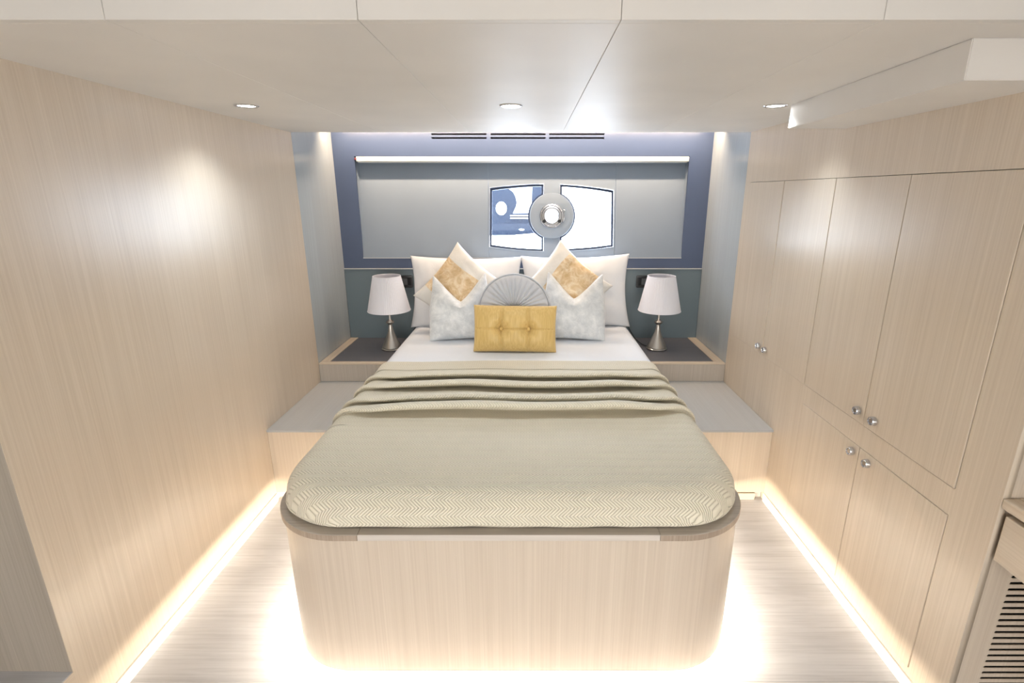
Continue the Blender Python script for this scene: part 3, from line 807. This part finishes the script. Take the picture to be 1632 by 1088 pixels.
# the band runs down from the outer upper edge: turn the covers so it does
v1 = obj('velvet_cushion', cushion_bm(.44, .43, .17, .05, chop=.165, seed=3, ears=.13, n=56), M['velvet'], smooth=True)
prop(v1, 'crushed silver velvet cushion with a dented top, left of the round cushion', 'cushion'); put(v1, (-.445, 3.26, .688), R(14), R(-2), R(4))
v2 = obj('velvet_cushion', cushion_bm(.44, .44, .17, .05, chop=.155, seed=8, ears=.10, n=56), M['velvet'], smooth=True)
prop(v2, 'crushed silver velvet cushion with a dented top, right of the round cushion', 'cushion'); put(v2, (.275, 3.26, .688), R(14), R(2.0), R(-4))
# round pleated cushion
def round_cushion(Rr=.222, T=.12):
    e = empty('round_cushion', (0, 0, 0), 'round pleated silver satin cushion behind the gold cushion', 'cushion')
    bm = bmesh.new(); NA, NR = 260, 22
    pl_ = [(random.uniform(.6, 1.0), random.uniform(-.5, .5)) for _ in range(34)]
    for side in (-1, 1):
        rings = []
        for j in range(NR + 1):
            r = j / NR; ring = []
            for i in range(NA):
                a = 2 * PI * i / NA; u = (a / (2 * PI) * 34 + .25 * math.sin(a * 3)) % 34; k = int(u) % 34
                puff = math.sin(PI * (u - int(u))) ** .55
                h = T / 2 * (max(0, 1 - r ** 3.2)) ** .5
                h *= 1 - .55 * math.exp(-(r / .16) ** 2)
                h += (.020 * (puff - .7) * pl_[k][0]) * min(1, r * 3.5 + .15) * (1 - r ** 6)
                rr = Rr * r
                ring.append((rr * math.cos(a), side * h, rr * math.sin(a)))
            rings.append(ring)
        loft(bm, rings[1:], True, True, False)
    bmesh.ops.remove_doubles(bm, verts=bm.verts, dist=1e-5)
    obj('cover', bm, M['silver'], e, local=True, smooth=True)
    ring = [(Rr * math.cos(2 * PI * i / 96), 0, Rr * math.sin(2 * PI * i / 96)) for i in range(97)]
    for s_ in (-1, 1):
        obj('piping', tube([(x * 1.004, s_ * .012, z * 1.004) for x, y, z in ring], .0052, 8), M['silver'], e, local=True, smooth=True)
    b_ = lathe([(.0001, .010), (.012, .009), (.017, .003), (.017, -.004)], 24)
    place(b_, Matrix.Translation((0, -.030, 0)) @ Matrix.Rotation(PI / 2, 4, 'X')); obj('button', b_, M['silver'], e, local=True, smooth=True)
    return e
rc = round_cushion(); put(rc, (-.100, 3.14, .918), R(16), 0, 0)
# tufted gold cushion
def tuft(x, z, d, side, pr):
    bx = (-.083, .083)
    for b in bx:
        r2 = (x - b) ** 2 + z * z
        d -= .040 * math.exp(-r2 / .0016)
        wv = .006 * math.sin(z * 30 + b * 20)
        d -= .019 * math.exp(-((x - b - wv) / .006) ** 2) * pr
    d -= .010 * math.exp(-(z / .0045) ** 2) * pr
    return max(d, .004 * pr)
gc = empty('bolster_cushion', (0, 0, 0), 'rectangular mustard gold cushion with two buttons, at the very front of the pillows', 'cushion')
o = obj('cover', cushion_bm(.505, .285, .14, .025, n=90, tuft=tuft, wr=.004, seed=4, power=.36), M['gold'], gc, local=True, smooth=True)
for b in (-.083, .083):
    for s_ in (-1, 1):
        k_ = lathe([(.0001, .009), (.006, .008), (.0105, .003), (.0105, -.004)], 24)
        place(k_, Matrix.Translation((b, s_ * .034, .1425)) @ Matrix.Rotation(PI / 2 * (1 if s_ < 0 else -1), 4, 'X')); obj('button', k_, M['gold'], gc, local=True, smooth=True)
put(gc, (-.094, 2.985, .690), R(13), R(.8), 0)

# ------------------------------------------------------------------ lamps
def table_lamp():
    e = empty('table_lamp', (0, 0, 0))
    base = [(.0001, 0), (.068, 0), (.072, .003), (.0725, .008), (.066, .014), (.068, .018), (.060, .036), (.048, .062), (.035, .092), (.024, .122), (.0165, .150), (.013, .170), (.0125, .180), (.016, .184), (.026, .192), (.028, .198), (.026, .204), (.015, .212), (.009, .218), (.0075, .230), (.0070, .300), (.0070, .312)]
    obj('base', lathe(base, 56, cap1=True), M['nickel'], e, local=True, smooth='auto')
    obj('socket', lathe([(.0145, .312), (.0145, .350), (.012, .352), (.0001, .352)], 24, cap0=True), M['white'], e, local=True, smooth='auto')
    bulb = lathe([(.011, .3525), (.014, .365), (.024, .385), (.029, .405), (.026, .425), (.014, .440), (.0001, .444)], 24)
    obj('bulb', bulb, M['white'], e, local=True, smooth=True)
    n = 240; bm = bmesh.new(); rings = []
    def rr(t, i, inn):
        f = .0011 * math.sin(2 * PI * i * 60 / n) * (.5 + .5 * t); return .147 + (.094 - .147) * t - inn + (0 if inn else f)
    for t in [k / 10 for k in range(11)]: rings.append([(rr(t, i, 0) * math.cos(2 * PI * i / n), rr(t, i, 0) * math.sin(2 * PI * i / n), .283 + .242 * t) for i in range(n)])
    for t in [1, .5, 0]: rings.append([(rr(t, i, .0035) * math.cos(2 * PI * i / n), rr(t, i, .0035) * math.sin(2 * PI * i / n), .283 + .242 * t) for i in range(n)])
    rings.append(rings[0]); loft(bm, rings, True, False, False); bmesh.ops.remove_doubles(bm, verts=bm.verts, dist=1e-6)
    sh = obj('lamp_shade', bm, M['shade'], e, local=True, smooth='auto')
    for z, r_ in ((.2835, .147), (.5245, .094)):
        obj('trim_band', tube([(r_ * math.cos(2 * PI * i / 64), r_ * math.sin(2 * PI * i / 64), z) for i in range(65)], .0022, 6), M['shade'], sh, local=True, smooth=True)
    sp = bmesh.new(); me = []
    for a in (0, 2 * PI / 3, 4 * PI / 3):
        me.append(tube([(.0145 * math.cos(a), .0145 * math.sin(a), .345), (.10 * math.cos(a), .10 * math.sin(a), .445)], .0016, 6))
    obj('harp', joined(me), M['nickel'], e, local=True)
    return e
la = table_lamp(); la.location = (-.992, 3.525, .547)
prop(la, 'brushed nickel table lamp with white pleated shade on the left nightstand', 'lamp', 'bedside table lamps')
lb = copy_tree(la); lb.location = (.908, 3.525, .547); lb.rotation_euler = (0, 0, .4)
prop(lb, 'brushed nickel table lamp with white pleated shade on the right nightstand', 'lamp', 'bedside table lamps')
c1 = obj('lamp_cord', tube(smooth_path([(-.930, 3.560, .556), (-.905, 3.66, .553), (-.895, 3.73, .575), (-.885, 3.765, .620), (-.86, 3.785, .662), (-.82, 3.795, .675), (-.79, 3.79, .668)]), .003, 8), M['cable'], smooth=True)
prop(c1, 'thin black cord rising from the left lamp to behind the pillow', 'cord')
c2 = obj('lamp_cord', tube(smooth_path([(.845, 3.560, .556), (.82, 3.64, .553), (.79, 3.72, .570), (.765, 3.765, .610), (.735, 3.785, .655), (.70, 3.795, .675), (.66, 3.79, .668)]), .003, 8), M['cable'], smooth=True)
prop(c2, 'thin black cord rising from the right lamp to behind the pillow', 'cord')

# switch plates
def switch(xc, label):
    e = empty('switch_plate', (xc, YB - .012, .985), label, 'switch', 'switch plates on the headboard')
    obj('frame', place(plate([rrect(-.137, .137, -.044, .044, .010, 6), rrect(-.110, .110, -.028, .028, .004, 4)], .009, .0015), XZ(-.0046)), M['black'], e, local=True, smooth='auto')
    obj('back_plate', place(plate([rrect(-.110, .110, -.028, .028, .004, 4)], .003), XZ(-.0016)), M['black'], e, local=True)
    for k in (-1, 1):
        for q in (0, 1):
            x0 = k * .056 - .042 + q * .043
            obj('rocker', B(x0, x0 + .041, -.0095, -.0032, -.024, .024, bev=.0018), M['module'], e, local=True)
    return e
switch(-1.018, 'black framed double switch plate behind the left lamp')
switch(.932, 'black framed double switch plate behind the right lamp')

# ------------------------------------------------------------------ downlights
def downlight():
    e = empty('downlight', (0, 0, ZC))
    obj('trim_ring', lathe([(.046, 0), (.0465, -.0015), (.045, -.0035), (.041, -.0045), (.036, -.0035), (.034, -.001), (.034, 0)], 48), M['chrome'], e, local=True, smooth='auto')
    obj('lens', lathe([(.034, -.0012), (.0001, -.0012)], 40), M['lens'], e, local=True)
    return e
dl = downlight(); dl.location = (-1.145, 2.25, ZC - .0002)
prop(dl, 'small round chrome ceiling downlight nearest the left wall', 'downlight', 'recessed ceiling downlights')
for x, lb_ in ((-.078, 'small round chrome ceiling downlight above the middle of the bed'), (.99, 'small round chrome ceiling downlight beside the boxed ceiling duct')):
    q = copy_tree(dl); q.location.x = x; prop(q, lb_, 'downlight')

# ------------------------------------------------------------------ desk at the right edge
dk = empty('desk', (1.6, .6, 0), 'pale ash desk with rounded edge, shallow drawer and charcoal top at the right edge', 'desk')
top = bmesh.new()
box(top, XR, XR + .045, -.6, YF - .001, .797, .827, bev=.006, seg=3)
obj('top_edge', top, M['rawwood_y'], dk, smooth='auto')
obj('top_rear_trim', B(XR + .0455, 1.999, YF - .046, YF - .001, .797, .8268), M['rawwood'], dk)
obj('desk_mat', B(XR + .0455, 1.999, -.6, YF - .0465, .797, .8245), M['mat_grey'], dk)
obj('drawer_case', B(XR + .06, 1.999, -.58, YF - .020, .66, .780), M['wood_y'], dk)
obj('drawer', B(XR + .008, XR + .028, .35, YF - .014, .640, .780, bev=.003), M['wood_y'], dk)
obj('side_panel', B(XR + .06, 1.999, -.60, -.58, 0.0, .796), M['wood'], dk)
